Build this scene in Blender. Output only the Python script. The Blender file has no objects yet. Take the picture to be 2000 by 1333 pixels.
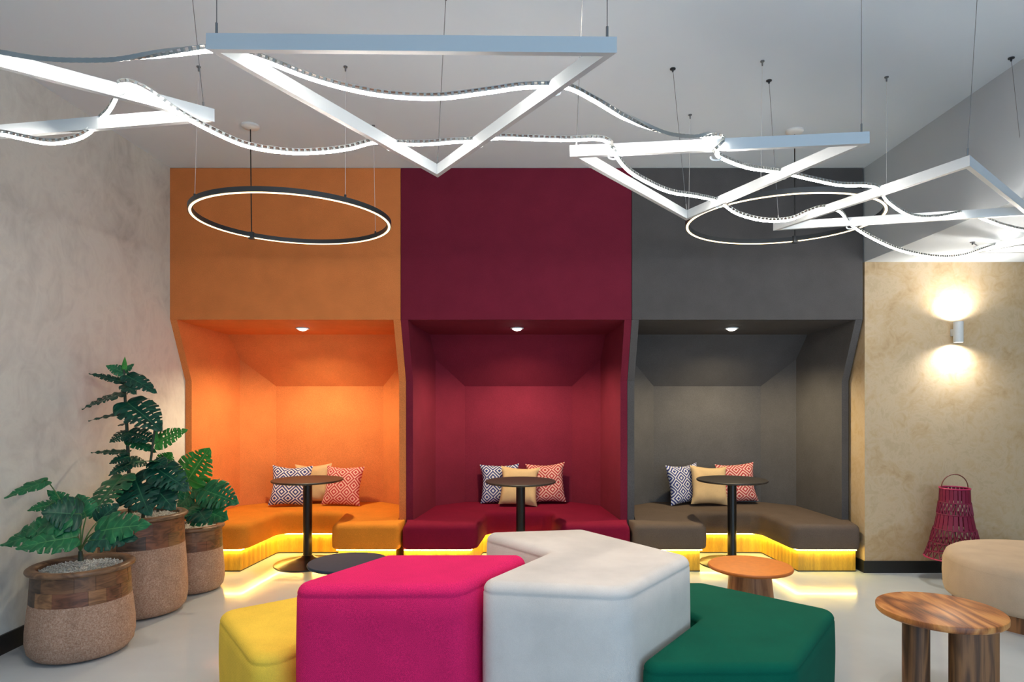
import bpy, bmesh, math, random
from mathutils import Vector, Matrix
R = random.Random(7)
S = bpy.context.scene
C = S.collection
PI = math.pi
# ------------------------------------------------------------------ camera, world, daylight, exposure
F, VX, VY, CH = 1270.0, 1032.0, 780.0, 1.474        # focal length in px of a 2000 px frame, vanishing point, camera height
cd = bpy.data.cameras.new('camera'); cam = bpy.data.objects.new('camera', cd); C.objects.link(cam)
cam.location = (0, 0, CH); cam.rotation_euler = (PI/2, 0, 0)
cd.sensor_width = 36; cd.lens = F/2000*36
cd.shift_x = (1000-VX)/2000; cd.shift_y = (VY-666.5)/2000
cd.clip_start = 0.05
S.camera = cam
W = bpy.data.worlds.new('world'); S.world = W; W.use_nodes = True
W.node_tree.nodes['Background'].inputs[0].default_value = (0.70, 0.82, 1.0, 1)
W.node_tree.nodes['Background'].inputs[1].default_value = 0.8
vs = S.view_settings
vs.view_transform = 'Standard'; vs.look = 'None'; vs.gamma = 1; vs.use_curve_mapping = False
vs.exposure = 0.56
def area(name, loc, rot, sx, sy, power, col):
    l = bpy.data.lights.new(name, 'AREA'); l.shape = 'RECTANGLE'; l.size = sx; l.size_y = sy; l.energy = power; l.color = col
    o = bpy.data.objects.new(name, l); C.objects.link(o); o.location = loc; o.rotation_euler = rot
    return o
# daylight through the shop window behind the camera
area('window_daylight', (3.0, -2.85, 1.45), (PI/2, 0, 0), 6.0, 2.1, 104, (0.50, 0.75, 1.0))

# ------------------------------------------------------------------ helpers
def P(px, py, d):                       # point at depth d seen at a pixel of the photograph
    return Vector(((px-VX)*d/F, d, CH-(py-VY)*d/F))
def link(name, me, m=None, parent=None, loc=None):
    o = bpy.data.objects.new(name, me); C.objects.link(o)
    if m is not None and not me.materials: me.materials.append(m)
    if parent is not None: o.parent = parent
    if loc is not None: o.location = loc
    return o
def obj(name, bm, m, parent=None, smooth=35, loc=None):
    me = bpy.data.meshes.new(name)
    bmesh.ops.recalc_face_normals(bm, faces=bm.faces[:])
    bm.to_mesh(me); bm.free()
    if smooth:
        me.shade_smooth(); me.set_sharp_from_angle(angle=math.radians(smooth))
    return link(name, me, m, parent, loc)
def tag(o, label=None, cat=None, group=None, kind=None):
    if label: o['label'] = label
    if cat: o['category'] = cat
    if group: o['group'] = group
    if kind: o['kind'] = kind
    return o
def thing(name, label, cat, loc=(0, 0, 0), rz=0, group=None):
    o = bpy.data.objects.new(name, None); C.objects.link(o); o.location = loc; o.rotation_euler = (0, 0, rz)
    o.empty_display_size = 0.1
    return tag(o, label, cat, group)
def B(): return bmesh.new()
def box(bm, x0, x1, y0, y1, z0, z1):
    v = [bm.verts.new((x, y, z)) for z in (z0, z1) for x, y in ((x0, y0), (x1, y0), (x1, y1), (x0, y1))]
    for f in ((0, 3, 2, 1), (4, 5, 6, 7), (0, 1, 5, 4), (1, 2, 6, 5), (2, 3, 7, 6), (3, 0, 4, 7)):
        bm.faces.new([v[i] for i in f])
    return v
def bbox(bm, x0, x1, y0, y1, z0, z1, bev=0.004, seg=2):
    b2 = B(); box(b2, x0, x1, y0, y1, z0, z1)
    bmesh.ops.bevel(b2, geom=b2.edges[:], offset=bev, segments=seg, affect='EDGES', profile=0.5)
    me = bpy.data.meshes.new('tmp'); b2.to_mesh(me); b2.free(); bm.from_mesh(me); bpy.data.meshes.remove(me)
def prism(bm, pts, axis, a, b):
    """extrude polygon pts (2D) along axis between a and b; axis x: pts=(y,z), y: (x,z), z: (x,y)"""
    def mk(p, t):
        return {'x': (t, p[0], p[1]), 'y': (p[0], t, p[1]), 'z': (p[0], p[1], t)}[axis]
    v0 = [bm.verts.new(mk(p, a)) for p in pts]; v1 = [bm.verts.new(mk(p, b)) for p in pts]
    n = len(pts)
    bm.faces.new(v0); bm.faces.new(v1[::-1])
    for i in range(n): bm.faces.new((v0[i], v0[(i+1) % n], v1[(i+1) % n], v1[i]))
def lathe(bm, prof, seg=48, c=(0, 0), close=True, a0=0, a1=2*PI):
    full = abs(a1-a0-2*PI) < 1e-6
    n = seg if full else seg+1
    rings = []
    for r, z in prof:
        if r < 1e-6: rings.append([bm.verts.new((c[0], c[1], z))])
        else: rings.append([bm.verts.new((c[0]+r*math.cos(a0+(a1-a0)*k/seg), c[1]+r*math.sin(a0+(a1-a0)*k/seg), z)) for k in range(n)])
    for A, Bq in zip(rings, rings[1:]):
        for k in range(seg):
            j = (k+1) % n
            if len(A) == 1 and len(Bq) == 1: continue
            if len(A) == 1: bm.faces.new((A[0], Bq[j], Bq[k]))
            elif len(Bq) == 1: bm.faces.new((A[k], A[j], Bq[0]))
            else: bm.faces.new((A[k], A[j], Bq[j], Bq[k]))
    return rings
def frames(pts, up=None):
    pts = [Vector(p) for p in pts]; n = len(pts); out = []
    last = None
    for i in range(n):
        t = (pts[min(i+1, n-1)]-pts[max(i-1, 0)]).normalized()
        if up is not None: ref = Vector(up)
        else: ref = last if last is not None else (Vector((0, 0, 1)) if abs(t.z) < 0.9 else Vector((1, 0, 0)))
        a = (ref - t*ref.dot(t)).normalized(); b = t.cross(a); last = a
        out.append((pts[i], a, b))
    return out
def tube(bm, pts, r, n=8, cap=True, closed=False):
    rr = r if isinstance(r, (list, tuple)) else [r]*len(pts)
    fr = frames(pts); rings = []
    for (p, a, b), q in zip(fr, rr):
        rings.append([bm.verts.new(p + a*(q*math.cos(2*PI*k/n)) + b*(q*math.sin(2*PI*k/n))) for k in range(n)])
    for A, Bq in zip(rings, rings[1:]):
        for k in range(n): bm.faces.new((A[k], A[(k+1) % n], Bq[(k+1) % n], Bq[k]))
    if cap: bm.faces.new(rings[0][::-1]); bm.faces.new(rings[-1])
def sweep(bm, pts, sec, up=(0, 0, 1), closed=False):
    """sweep a 2D section [(side, up)] along pts"""
    pts = [Vector(p) for p in pts]; n = len(pts); rings = []
    for i in range(n):
        if closed: t = pts[(i+1) % n]-pts[i-1]
        else: t = pts[min(i+1, n-1)]-pts[max(i-1, 0)]
        t.normalize(); a = Vector(up); a = (a-t*a.dot(t)).normalized(); s = t.cross(a)
        rings.append([bm.verts.new(pts[i]+s*x+a*y) for x, y in sec])
    m = len(sec)
    for i in range(n if closed else n-1):
        A, Bq = rings[i], rings[(i+1) % n]
        for k in range(m): bm.faces.new((A[k], A[(k+1) % m], Bq[(k+1) % m], Bq[k]))
    if not closed: bm.faces.new(rings[0][::-1]); bm.faces.new(rings[-1])
def round_poly(pts, rad, seg=6):
    """round the corners of a polygon; rad one value or one per corner"""
    n = len(pts); out = []
    rs = rad if isinstance(rad, (list, tuple)) else [rad]*n
    for i in range(n):
        p, q, s = Vector(pts[i-1]), Vector(pts[i]), Vector(pts[(i+1) % n])
        a, b = (p-q), (s-q); la, lb = a.length, b.length; a.normalize(); b.normalize()
        ang = a.angle(b); r = rs[i]
        if r <= 0 or ang > PI-0.02: out.append(q.copy()); continue
        t = min(r/math.tan(ang/2), la*0.48, lb*0.48); r = t*math.tan(ang/2)
        c = q+(a+b).normalized()*(r/math.sin(ang/2))
        s0, s1 = q+a*t-c, q+b*t-c
        w = s0.angle_signed(s1)
        for k in range(seg+1):
            f = -w*k/seg; cs, sn = math.cos(f), math.sin(f)
            out.append(c+Vector((s0.x*cs-s0.y*sn, s0.x*sn+s0.y*cs)))
    return out
def subdivide_poly(pts, step):
    out = []
    for i, p in enumerate(pts):
        q = pts[(i+1) % len(pts)]; L = (q-p).length; k = max(1, int(L/step))
        for j in range(k): out.append(p.lerp(q, j/k))
    return out
def inset(pts, t):
    n = len(pts); out = []
    area2 = sum(pts[i].x*pts[(i+1) % n].y-pts[(i+1) % n].x*pts[i].y for i in range(n))
    sg = 1 if area2 > 0 else -1
    for i in range(n):
        a = (pts[i]-pts[i-1]); b = (pts[(i+1) % n]-pts[i])
        if a.length < 1e-7: a = b
        if b.length < 1e-7: b = a
        na = Vector((-a.y, a.x)).normalized()*sg; nb = Vector((-b.y, b.x)).normalized()*sg
        m = na+nb
        m = m.normalized() if m.length > 1e-6 else na
        out.append(pts[i]+m*(t/max(0.5, m.dot(na))))
    return out
def pad(bm, pts, prof, cap_bottom=True, wt=None):
    """soft block: rounded plan polygon pts, prof = [(inset, z)] from bottom to top"""
    rings = []
    for t, z in prof:
        q = inset(pts, t)
        if wt: q = [a.lerp(b_, w) for a, b_, w in zip(pts, q, wt)]
        rings.append([bm.verts.new((p.x, p.y, z)) for p in q])
    n = len(pts)
    for A, Bq in zip(rings, rings[1:]):
        for k in range(n): bm.faces.new((A[k], A[(k+1) % n], Bq[(k+1) % n], Bq[k]))
    caps = [bm.faces.new(rings[-1])]
    if cap_bottom: caps.append(bm.faces.new(rings[0][::-1]))
    bm.normal_update(); bmesh.ops.triangulate(bm, faces=caps)
def soft_prof(z0, z1, r, seg=5, bulge=0.0, seam=True, rb=0.015):
    pr = [(rb, z0), (rb*0.3, z0+rb*0.4), (0, z0+rb)]
    if bulge: pr += [(-bulge*math.sin(PI*k/6), z0+rb+(z1-r-z0-rb)*k/6) for k in range(1, 6)]
    zs = z1-r
    if seam: pr += [(0, zs-0.006), (0.0035, zs-0.001), (0.0015, zs+0.004)]
    for k in range(1, seg+1):
        a = PI/2*k/seg; pr.append((r*(1-math.cos(a)), zs+r*math.sin(a)))
    return pr
def spline(pts, n=10):
    pts = [Vector(p) for p in pts]; out = []
    for i in range(len(pts)-1):
        p0 = pts[max(i-1, 0)]; p1 = pts[i]; p2 = pts[i+1]; p3 = pts[min(i+2, len(pts)-1)]
        for k in range(n):
            t = k/n
            out.append(0.5*((2*p1)+(p2-p0)*t+(2*p0-5*p1+4*p2-p3)*t*t+(3*p1-p0-3*p2+p3)*t**3))
    out.append(pts[-1]); return out
def resample(pts, step):
    out = [pts[0].copy()]; acc = 0; nxt = step
    for a, b in zip(pts, pts[1:]):
        L = (b-a).length
        while L > 0 and acc+L >= nxt:
            out.append(a.lerp(b, (nxt-acc)/L)); nxt += step
        acc += L
    return out
def copy_tree(o, parent=None):
    c = o.copy(); C.objects.link(c); c.parent = parent
    for ch in list(o.children): copy_tree(ch, c)
    return c

# ------------------------------------------------------------------ materials
def srgb(r, g, b):
    f = lambda c: (c/12.92 if c <= 0.04045 else ((c+0.055)/1.055)**2.4)
    return (f(r/255), f(g/255), f(b/255), 1)
class NT:
    def __init__(s, name):
        s.m = bpy.data.materials.new(name); s.m.use_nodes = True; s.t = s.m.node_tree
        s.b = s.t.nodes['Principled BSDF']
    def n(s, typ, **kw):
        q = s.t.nodes.new(typ)
        for k, v in kw.items():
            if k in q.inputs: q.inputs[k].default_value = v
            else: setattr(q, k, v)
        return q
    def l(s, a, b): s.t.links.new(a, b)
    def coords(s, kind='Object', scale=(1, 1, 1), rot=(0, 0, 0)):
        tc = s.n('ShaderNodeTexCoord'); mp = s.n('ShaderNodeMapping'); mp.inputs['Scale'].default_value = scale; mp.inputs['Rotation'].default_value = rot
        s.l(tc.outputs[kind], mp.inputs[0]); return mp.outputs[0]
    def noise(s, vec, scale, detail=4, rough=0.55, dist=0.0):
        q = s.n('ShaderNodeTexNoise'); q.inputs['Scale'].default_value = scale; q.inputs['Detail'].default_value = detail
        q.inputs['Roughness'].default_value = rough; q.inputs['Distortion'].default_value = dist; s.l(vec, q.inputs['Vector']); return q.outputs['Fac']
    def ramp(s, fac, stops, interp='LINEAR'):
        q = s.n('ShaderNodeValToRGB'); q.color_ramp.interpolation = interp
        el = q.color_ramp.elements
        el[0].position, el[0].color = stops[0]; el[1].position, el[1].color = stops[-1]
        for p, c in stops[1:-1]:
            e = el.new(p); e.color = c
        s.l(fac, q.inputs[0]); return q.outputs[0]
    def math(s, op, a, b=None, clamp=False):
        q = s.n('ShaderNodeMath', operation=op, use_clamp=clamp)
        for i, v in enumerate((a, b)):
            if v is None: continue
            if isinstance(v, (int, float)): q.inputs[i].default_value = v
            else: s.l(v, q.inputs[i])
        return q.outputs[0]
    def mix(s, fac, a, b, mode='MIX'):
        q = s.n('ShaderNodeMix', data_type='RGBA', blend_type=mode)
        for i, v in ((0, fac), (6, a), (7, b)):
            if isinstance(v, (int, float)): q.inputs[i].default_value = v
            elif isinstance(v, tuple): q.inputs[i].default_value = v
            else: s.l(v, q.inputs[i])
        return q.outputs[2]
    def bump(s, h, strength=0.2, dist=0.01):
        q = s.n('ShaderNodeBump'); q.inputs['Strength'].default_value = strength; q.inputs['Distance'].default_value = dist
        s.l(h, q.inputs['Height']); s.l(q.outputs[0], s.b.inputs['Normal'])
    def base(s, c):
        if isinstance(c, tuple): s.b.inputs['Base Color'].default_value = c
        else: s.l(c, s.b.inputs['Base Color'])
    def set(s, **kw):
        for k, v in kw.items(): s.b.inputs[k.replace('_', ' ')].default_value = v
        return s
def sc(c, k): return (min(1, c[0]*k), min(1, c[1]*k), min(1, c[2]*k), 1)
def plain(name, c, rough=0.5, metal=0.0, var=0.06, scale=6):
    t = NT(name); v = t.coords(); f = t.noise(v, scale)
    t.base(t.ramp(f, [(0.3, sc(c, 1-var)), (0.7, sc(c, 1+var))])); t.set(Roughness=rough, Metallic=metal)
    return t.m
def fabric(name, c, weave=420, var=0.22, sheen=0.0, rough=0.9):
    t = NT(name); v = t.coords()
    f = t.noise(v, weave, 2, 0.6); g = t.noise(v, 5, 3)
    w1 = t.n('ShaderNodeTexWave', wave_type='BANDS', bands_direction='DIAGONAL'); w1.inputs['Scale'].default_value = weave*0.25; w1.inputs['Distortion'].default_value = 2.5
    t.l(v, w1.inputs['Vector'])
    a = t.ramp(f, [(0.3, sc(c, 1-var)), (0.7, sc(c, 1+var))])
    b = t.ramp(g, [(0.3, (0.92, 0.92, 0.92, 1)), (0.7, (1.05, 1.05, 1.05, 1))])
    t.base(t.mix(1.0, a, b, 'MULTIPLY'))
    t.set(Roughness=rough, Sheen_Weight=sheen, Sheen_Roughness=0.5)
    t.b.inputs['Specular IOR Level'].default_value = 0.15
    h = t.math('ADD', f, t.math('MULTIPLY', w1.outputs['Fac'], 0.4))
    t.bump(h, 0.35, 0.002)
    return t.m
def emit(name, c, strength):
    t = NT(name); t.base((0.8, 0.8, 0.8, 1))
    t.b.inputs['Emission Color'].default_value = c; t.b.inputs['Emission Strength'].default_value = strength
    return t.m
def wood(name, dark, light, scale=(1, 1, 1), rings=6.0, rough=0.4, dist=4.0, rot=(0, 0, 0), bd='X'):
    t = NT(name); v = t.coords('Object', scale, rot)
    w = t.n('ShaderNodeTexWave', wave_type='BANDS', bands_direction=bd, wave_profile='SAW'); w.inputs['Scale'].default_value = rings
    w.inputs['Distortion'].default_value = dist; w.inputs['Detail'].default_value = 3; w.inputs['Detail Scale'].default_value = 1.2
    t.l(v, w.inputs['Vector'])
    f = t.noise(v, rings*14, 5, 0.6); g = t.noise(v, 2.2, 3)
    a = t.ramp(w.outputs['Fac'], [(0, sc(dark, 1)), (0.35, sc(light, 0.85)), (0.8, light), (1, sc(dark, 1.25))])
    fine = t.ramp(f, [(0.35, (0.72, 0.72, 0.72, 1)), (0.65, (1.1, 1.1, 1.1, 1))])
    big = t.ramp(g, [(0.35, (0.78, 0.74, 0.7, 1)), (0.65, (1.08, 1.08, 1.08, 1))])
    t.base(t.mix(1.0, t.mix(1.0, a, fine, 'MULTIPLY'), big, 'MULTIPLY')); t.set(Roughness=rough)
    t.bump(f, 0.08, 0.002)
    return t.m
def figured(name, stops, scale, freq, rough=0.4, rot=(0, 0, 0), grain=(1, 1, 1)):
    """figured timber: contour bands of a stretched noise plus fine streaks along the grain"""
    t = NT(name); v = t.coords('Object', scale, rot); vg = t.coords('Object', grain, rot)
    f = t.noise(v, 1.0, 2, 0.45, 0.6)
    c = t.math('FRACT', t.math('MULTIPLY', f, freq))
    tri = t.math('ABSOLUTE', t.math('SUBTRACT', t.math('MULTIPLY', c, 2.0), 1.0))
    g = t.noise(vg, 1.0, 4, 0.65); big = t.noise(v, 0.55, 1)
    val = t.math('ADD', t.math('MULTIPLY', tri, 0.30), t.math('ADD', t.math('MULTIPLY', g, 0.35), t.math('MULTIPLY', big, 0.5)))
    t.base(t.ramp(val, stops)); t.set(Roughness=rough); t.bump(g, 0.06, 0.002)
    return t.m
def plaster(name, stops, scale=2.0, rough=0.55, stretch=(1, 1, 1)):
    t = NT(name); v = t.coords('Object', stretch)
    f = t.noise(v, scale, 7, 0.62, 1.1); g = t.noise(v, scale*3.7, 5, 0.6, 2.2); h = t.noise(v, 60, 3)
    mixf = t.math('ADD', t.math('MULTIPLY', f, 0.65), t.math('MULTIPLY', g, 0.35))
    t.base(t.ramp(mixf, stops)); t.set(Roughness=rough); t.bump(t.math('ADD', g, t.math('MULTIPLY', h, 0.15)), 0.08, 0.01)
    return t.m

M = {}
M['ceiling'] = plain('ceiling_paint', srgb(216, 227, 236), 0.9, var=0.012, scale=1.5)
M['bulkhead'] = plain('bulkhead_paint', srgb(188, 195, 200), 0.85, var=0.01, scale=1.5)
M['plaster_left'] = plaster('grey_beige_plaster', [(0.30, srgb(180, 181, 175)), (0.44, srgb(204, 204, 198)), (0.55, srgb(216, 217, 210)), (0.72, srgb(192, 193, 188))], 1.3, stretch=(1, 1, 0.8))
M['plaster_right'] = plaster('gold_beige_plaster', [(0.30, srgb(166, 138, 98)), (0.43, srgb(186, 160, 122)), (0.54, srgb(194, 172, 140)), (0.62, srgb(182, 160, 126)), (0.75, srgb(198, 180, 154))], 2.6)
t = NT('epoxy_floor'); v = t.coords(); f = t.noise(v, 1.6, 4); g = t.noise(v, 2.4, 2, 0.5)
t.base(t.ramp(f, [(0.3, srgb(180, 188, 194)), (0.7, srgb(190, 197, 202))])); t.set(Roughness=0.17); t.b.inputs['Specular IOR Level'].default_value = 0.5
t.b.inputs['Coat Weight'].default_value = 0.25; t.b.inputs['Coat Roughness'].default_value = 0.06
t.bump(g, 0.06, 0.08); M['floor'] = t.m
M['black_trim'] = plain('black_skirting', srgb(26, 29, 30), 0.45, var=0.15)
M['orange'] = fabric('orange_wool', srgb(218, 130, 72), 260)
M['burgundy'] = fabric('burgundy_wool', srgb(118, 34, 54), 260)
M['grey'] = fabric('charcoal_wool', srgb(88, 86, 86), 260)
M['orange_seat'] = fabric('amber_seat_wool', srgb(216, 134, 44), 320)
M['burgundy_seat'] = fabric('crimson_seat_wool', srgb(124, 16, 48), 320)
M['grey_seat'] = fabric('taupe_seat_wool', srgb(100, 86, 76), 320)
M['pink'] = fabric('magenta_wool', srgb(218, 36, 100), 300, 0.25)
M['white_wool'] = fabric('pale_grey_wool', srgb(216, 209, 202), 420, 0.07)
M['green'] = fabric('emerald_wool', srgb(0, 88, 68), 420, 0.10)
M['yellow'] = fabric('yellow_wool', srgb(248, 204, 76), 360, 0.14)
M['beige_wool'] = fabric('beige_wool', srgb(188, 166, 142), 420, 0.06)
M['white_metal'] = plain('white_lacquer', srgb(196, 201, 203), 0.35, var=0.01)
M['black_metal'] = plain('black_lacquer', srgb(16, 17, 19), 0.28, var=0.1)
M['dark_metal'] = plain('anthracite_metal', srgb(42, 46, 50), 0.4, var=0.08)
M['table_top'] = plain('black_brown_laminate', srgb(44, 39, 36), 0.45, var=0.25, scale=60)
M['wire'] = plain('steel_wire', srgb(120, 122, 124), 0.4, 0.6, var=0.02)
M['white_wire'] = plain('white_wire', srgb(205, 203, 200), 0.5, 0, var=0.02)
M['black_cable'] = plain('black_cable', srgb(15, 15, 15), 0.6, 0, var=0.02)
M['white_plastic'] = plain('white_plastic', srgb(225, 224, 220), 0.5, 0, var=0.01)
M['link_grey'] = plain('spine_links', srgb(165, 168, 166), 0.35, 0.5, var=0.1)
M['rope_led'] = emit('warm_led_rope', (1.0, 0.93, 0.84, 1), 66.0)
M['ring_led'] = emit('warm_led_ring', (1.0, 0.74, 0.38, 1), 2.6)
M['bench_led'] = emit('amber_led_strip', (1.0, 0.78, 0.20, 1), 62.0)
M['lens'] = emit('downlight_lens', (1.0, 0.93, 0.82, 1), 25.0)
M['plinth'] = wood('light_oak_veneer', srgb(206, 152, 36), srgb(232, 184, 56), (9, 9, 0.35), 5.0, 0.5, 1.5)
M['table_wood'] = figured('rosewood_top', [(0.32, srgb(88, 46, 22)), (0.46, srgb(146, 84, 42)), (0.58, srgb(190, 118, 58)), (0.74, srgb(216, 150, 84))], (5.5, 1.5, 3), 4.0, 0.4, (0, 0, 0.95), (90, 7, 20))
M['leg_wood'] = figured('rosewood_leg', [(0.32, srgb(58, 36, 22)), (0.5, srgb(98, 64, 38)), (0.72, srgb(146, 98, 58))], (16, 16, 1.2), 4.0, 0.5, (0, 0, 0), (110, 110, 5))
M['cone_wood'] = figured('walnut_cone', [(0.34, srgb(120, 70, 42)), (0.70, srgb(186, 128, 84))], (14, 14, 1.2), 3.0, 0.5, (0, 0, 0), (120, 120, 5))
M['tan_leather'] = plain('tan_leather', srgb(220, 124, 26), 0.6, var=0.06, scale=30)
M['tan_edge'] = plain('tan_leather_edge', srgb(186, 96, 22), 0.55, var=0.06, scale=30)
M['navy_leather'] = plain('navy_leather', srgb(34, 44, 68), 0.8, var=0.08, scale=40)
M['navy_edge'] = plain('navy_edge', srgb(30, 52, 74), 0.5, var=0.08, scale=40)
M['lantern'] = plain('magenta_cord', srgb(118, 10, 52), 0.6, var=0.15, scale=40)
M['lantern_rim'] = plain('magenta_rim', srgb(170, 30, 82), 0.5, var=0.1, scale=40)
M['handle'] = plain('brown_handle', srgb(110, 50, 36), 0.5, var=0.1)
WOODS = [figured('acacia_%s' % n, [(0.34, srgb(*a)), (0.70, srgb(*b))], (7, 7, 22), 4.0, 0.5, (0, 0, 0), (16, 16, 190)) for n, a, b in (
    ('brown', (70, 46, 32), (122, 86, 60)), ('dark', (48, 36, 30), (86, 64, 50)), ('honey', (92, 62, 40), (150, 108, 74)), ('red', (70, 42, 30), (122, 78, 56)), ('sap', (150, 128, 94), (204, 186, 150)))]
M['rim_wood'] = figured('acacia_rim', [(0.34, srgb(70, 48, 36)), (0.70, srgb(128, 96, 70))], (6, 6, 14), 4.0, 0.45, (0, 0, 0), (14, 14, 120))
t = NT('terracotta_stone'); v = t.coords()
f = t.noise(v, 120, 8, 0.8); g = t.noise(v, 12, 6, 0.7)
a = t.ramp(f, [(0.34, srgb(132, 98, 80)), (0.5, srgb(166, 134, 114)), (0.66, srgb(198, 176, 160))]); b = t.ramp(g, [(0.3, (0.78, 0.76, 0.74, 1)), (0.7, (1.08, 1.06, 1.04, 1))])
t.base(t.mix(1, a, b, 'MULTIPLY')); t.set(Roughness=0.85); t.bump(f, 0.25, 0.004); M['stone'] = t.m
t = NT('white_gravel'); v = t.coords(); f = t.noise(v, 70, 2)
t.base(t.ramp(f, [(0.3, srgb(168, 166, 160)), (0.7, srgb(236, 234, 228))])); t.set(Roughness=0.8); M['gravel'] = t.m
def leaf_mat(name, dark, light, vein):
    t = NT(name); tc = t.n('ShaderNodeTexCoord'); sp = t.n('ShaderNodeSeparateXYZ'); t.l(tc.outputs['UV'], sp.inputs[0])
    u, v = sp.outputs[0], sp.outputs[1]                        # u along the midrib, v = 0 at midrib .. 1 at margin
    obj_v = t.coords(); nz = t.noise(obj_v, 14, 3)
    base = t.ramp(nz, [(0.3, dark), (0.7, light)])
    rib = t.math('SUBTRACT', 1.0, t.math('MULTIPLY', v, 24.0), True)
    k = t.math('FRACT', t.math('MULTIPLY', t.math('SUBTRACT', u, t.math('MULTIPLY', v, 0.16)), 7.0))
    side = t.math('SUBTRACT', 1.0, t.math('MULTIPLY', t.math('ABSOLUTE', t.math('SUBTRACT', k, 0.5)), 9.0), True)
    fac = t.math('MAXIMUM', rib, t.math('MULTIPLY', side, 0.45))
    t.base(t.mix(t.math('MULTIPLY', fac, 0.75), base, vein)); t.set(Roughness=0.38)
    t.b.inputs['Specular IOR Level'].default_value = 0.35
    t.bump(t.math('SUBTRACT', nz, fac), 0.2, 0.003)
    return t.m
LEAF = {'d': leaf_mat('dark_leaf', srgb(8, 52, 44), srgb(16, 80, 62), srgb(70, 130, 92)),
        'm': leaf_mat('green_leaf', srgb(14, 78, 48), srgb(28, 112, 68), srgb(96, 160, 96)),
        'b': leaf_mat('bright_leaf', srgb(34, 112, 42), srgb(62, 148, 56), srgb(140, 186, 100))}
M['stem'] = plain('plant_stem', srgb(44, 58, 44), 0.6, var=0.2, scale=30)
M['petiole'] = plain('petiole_green', srgb(64, 104, 56), 0.5, var=0.15, scale=30)
def diamond(name, ca, cb, rep=3.0):
    t = NT(name); tc = t.n('ShaderNodeTexCoord'); sp = t.n('ShaderNodeSeparateXYZ'); t.l(tc.outputs['UV'], sp.inputs[0])
    def tri(o, off): return t.math('ABSOLUTE', t.math('SUBTRACT', t.math('FRACT', t.math('ADD', t.math('MULTIPLY', o, rep), off)), 0.5))
    d = t.math('ADD', tri(sp.outputs[0], 0.0), tri(sp.outputs[1], 0.0))
    r = t.math('FRACT', t.math('MULTIPLY', d, 4.0))
    col = t.ramp(r, [(0.0, ca), (0.52, cb)], 'CONSTANT')
    o = t.coords(); nz = t.noise(o, 260, 2)
    t.base(t.mix(1, col, t.ramp(nz, [(0.3, (0.85, 0.85, 0.85, 1)), (0.7, (1.06, 1.06, 1.06, 1))]), 'MULTIPLY')); t.set(Roughness=0.92); t.bump(nz, 0.2, 0.002)
    return t.m
M['cushion_blue'] = diamond('blue_diamond_print', srgb(52, 62, 128), srgb(222, 220, 222))
M['cushion_red'] = diamond('coral_diamond_print', srgb(178, 58, 62), srgb(228, 186, 170))
M['cushion_beige'] = fabric('beige_linen', srgb(214, 182, 136), 300, 0.1)

# ------------------------------------------------------------------ the room
D0 = 5.52                    # depth of the front plane of the booths
ZC = 3.44                    # ceiling height
XL, XR = -3.043, 2.855       # left wall, bulkhead / end of the booths
ZS = 2.639                   # soffit on the right
YB, XE = -3.0, 6.4
def struct(name, bm, m, label=None, smooth=35):
    o = obj(name, bm, m, None, smooth); o['kind'] = 'structure'
    if label: o['label'] = label
    return o
b = B(); box(b, XL-0.2, XE+0.2, YB-0.2, 7.1, -0.1, 0); struct('floor', b, M['floor'], 'glossy pale grey poured resin floor')
b = B(); box(b, XL-0.2, XR, YB-0.2, 7.1, ZC, ZC+0.1); struct('ceiling', b, M['ceiling'], 'smooth white painted ceiling above the hanging lamps')
b = B(); box(b, XL-0.2, XL, YB-0.2, 7.1, 0, ZC); struct('wall_left', b, M['plaster_left'], 'grey beige mottled plaster wall behind the plants')
b = B(); box(b, XL, XR, 6.95, 7.1, 0, ZC); struct('wall_back', b, M['plaster_left'], 'wall hidden behind the three booths')
b = B(); box(b, XR, XE+0.2, D0, 7.1, 0, ZS); struct('wall_right', b, M['plaster_right'], 'golden beige mottled plaster wall with the up and down wall lamp')
b = B(); box(b, XR, XE+0.2, YB-0.2, 7.1, ZS, ZC+0.1); struct('trim_1', b, M['bulkhead'], 'white lowered ceiling box along the right side')
b = B(); box(b, XE, XE+0.2, YB, D0, 0, ZS); struct('wall_side', b, M['plaster_right'], 'plaster wall closing the right side of the room')
b = B(); box(b, XL, XL+0.014, YB, 6.9, 0, 0.112); struct('baseboard_left', b, M['black_trim'], 'black skirting along the left plaster wall')
b = B(); prism(b, [(XR-0.014, D0-0.014), (XE, D0-0.014), (XE, D0), (XR, D0), (XR, 5.80), (XR-0.014, 5.80)], 'z', 0, 0.10)
struct('baseboard_right', b, M['black_trim'], 'black skirting along the golden beige wall')
# the shop window wall behind the camera
b = B(); box(b, XL, XE, YB-0.2, YB, 0, 0.35); box(b, XL, XE, YB-0.2, YB, 2.55, ZC); box(b, XL, -0.05, YB-0.2, YB, 0.35, 2.55); box(b, 6.05, XE, YB-0.2, YB, 0.35, 2.55)
struct('wall_rear', b, M['ceiling'], 'wall around the shop window')
b = B()
for x in (-0.05, 1.46, 2.97, 4.48, 5.99): box(b, x, x+0.06, YB-0.13, YB-0.05, 0.35, 2.55)
box(b, -0.05, 6.05, YB-0.13, YB-0.05, 0.35, 0.42); box(b, -0.05, 6.05, YB-0.13, YB-0.05, 2.48, 2.55)
struct('window_1', b, M['dark_metal'], 'dark framed shop window')

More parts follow.
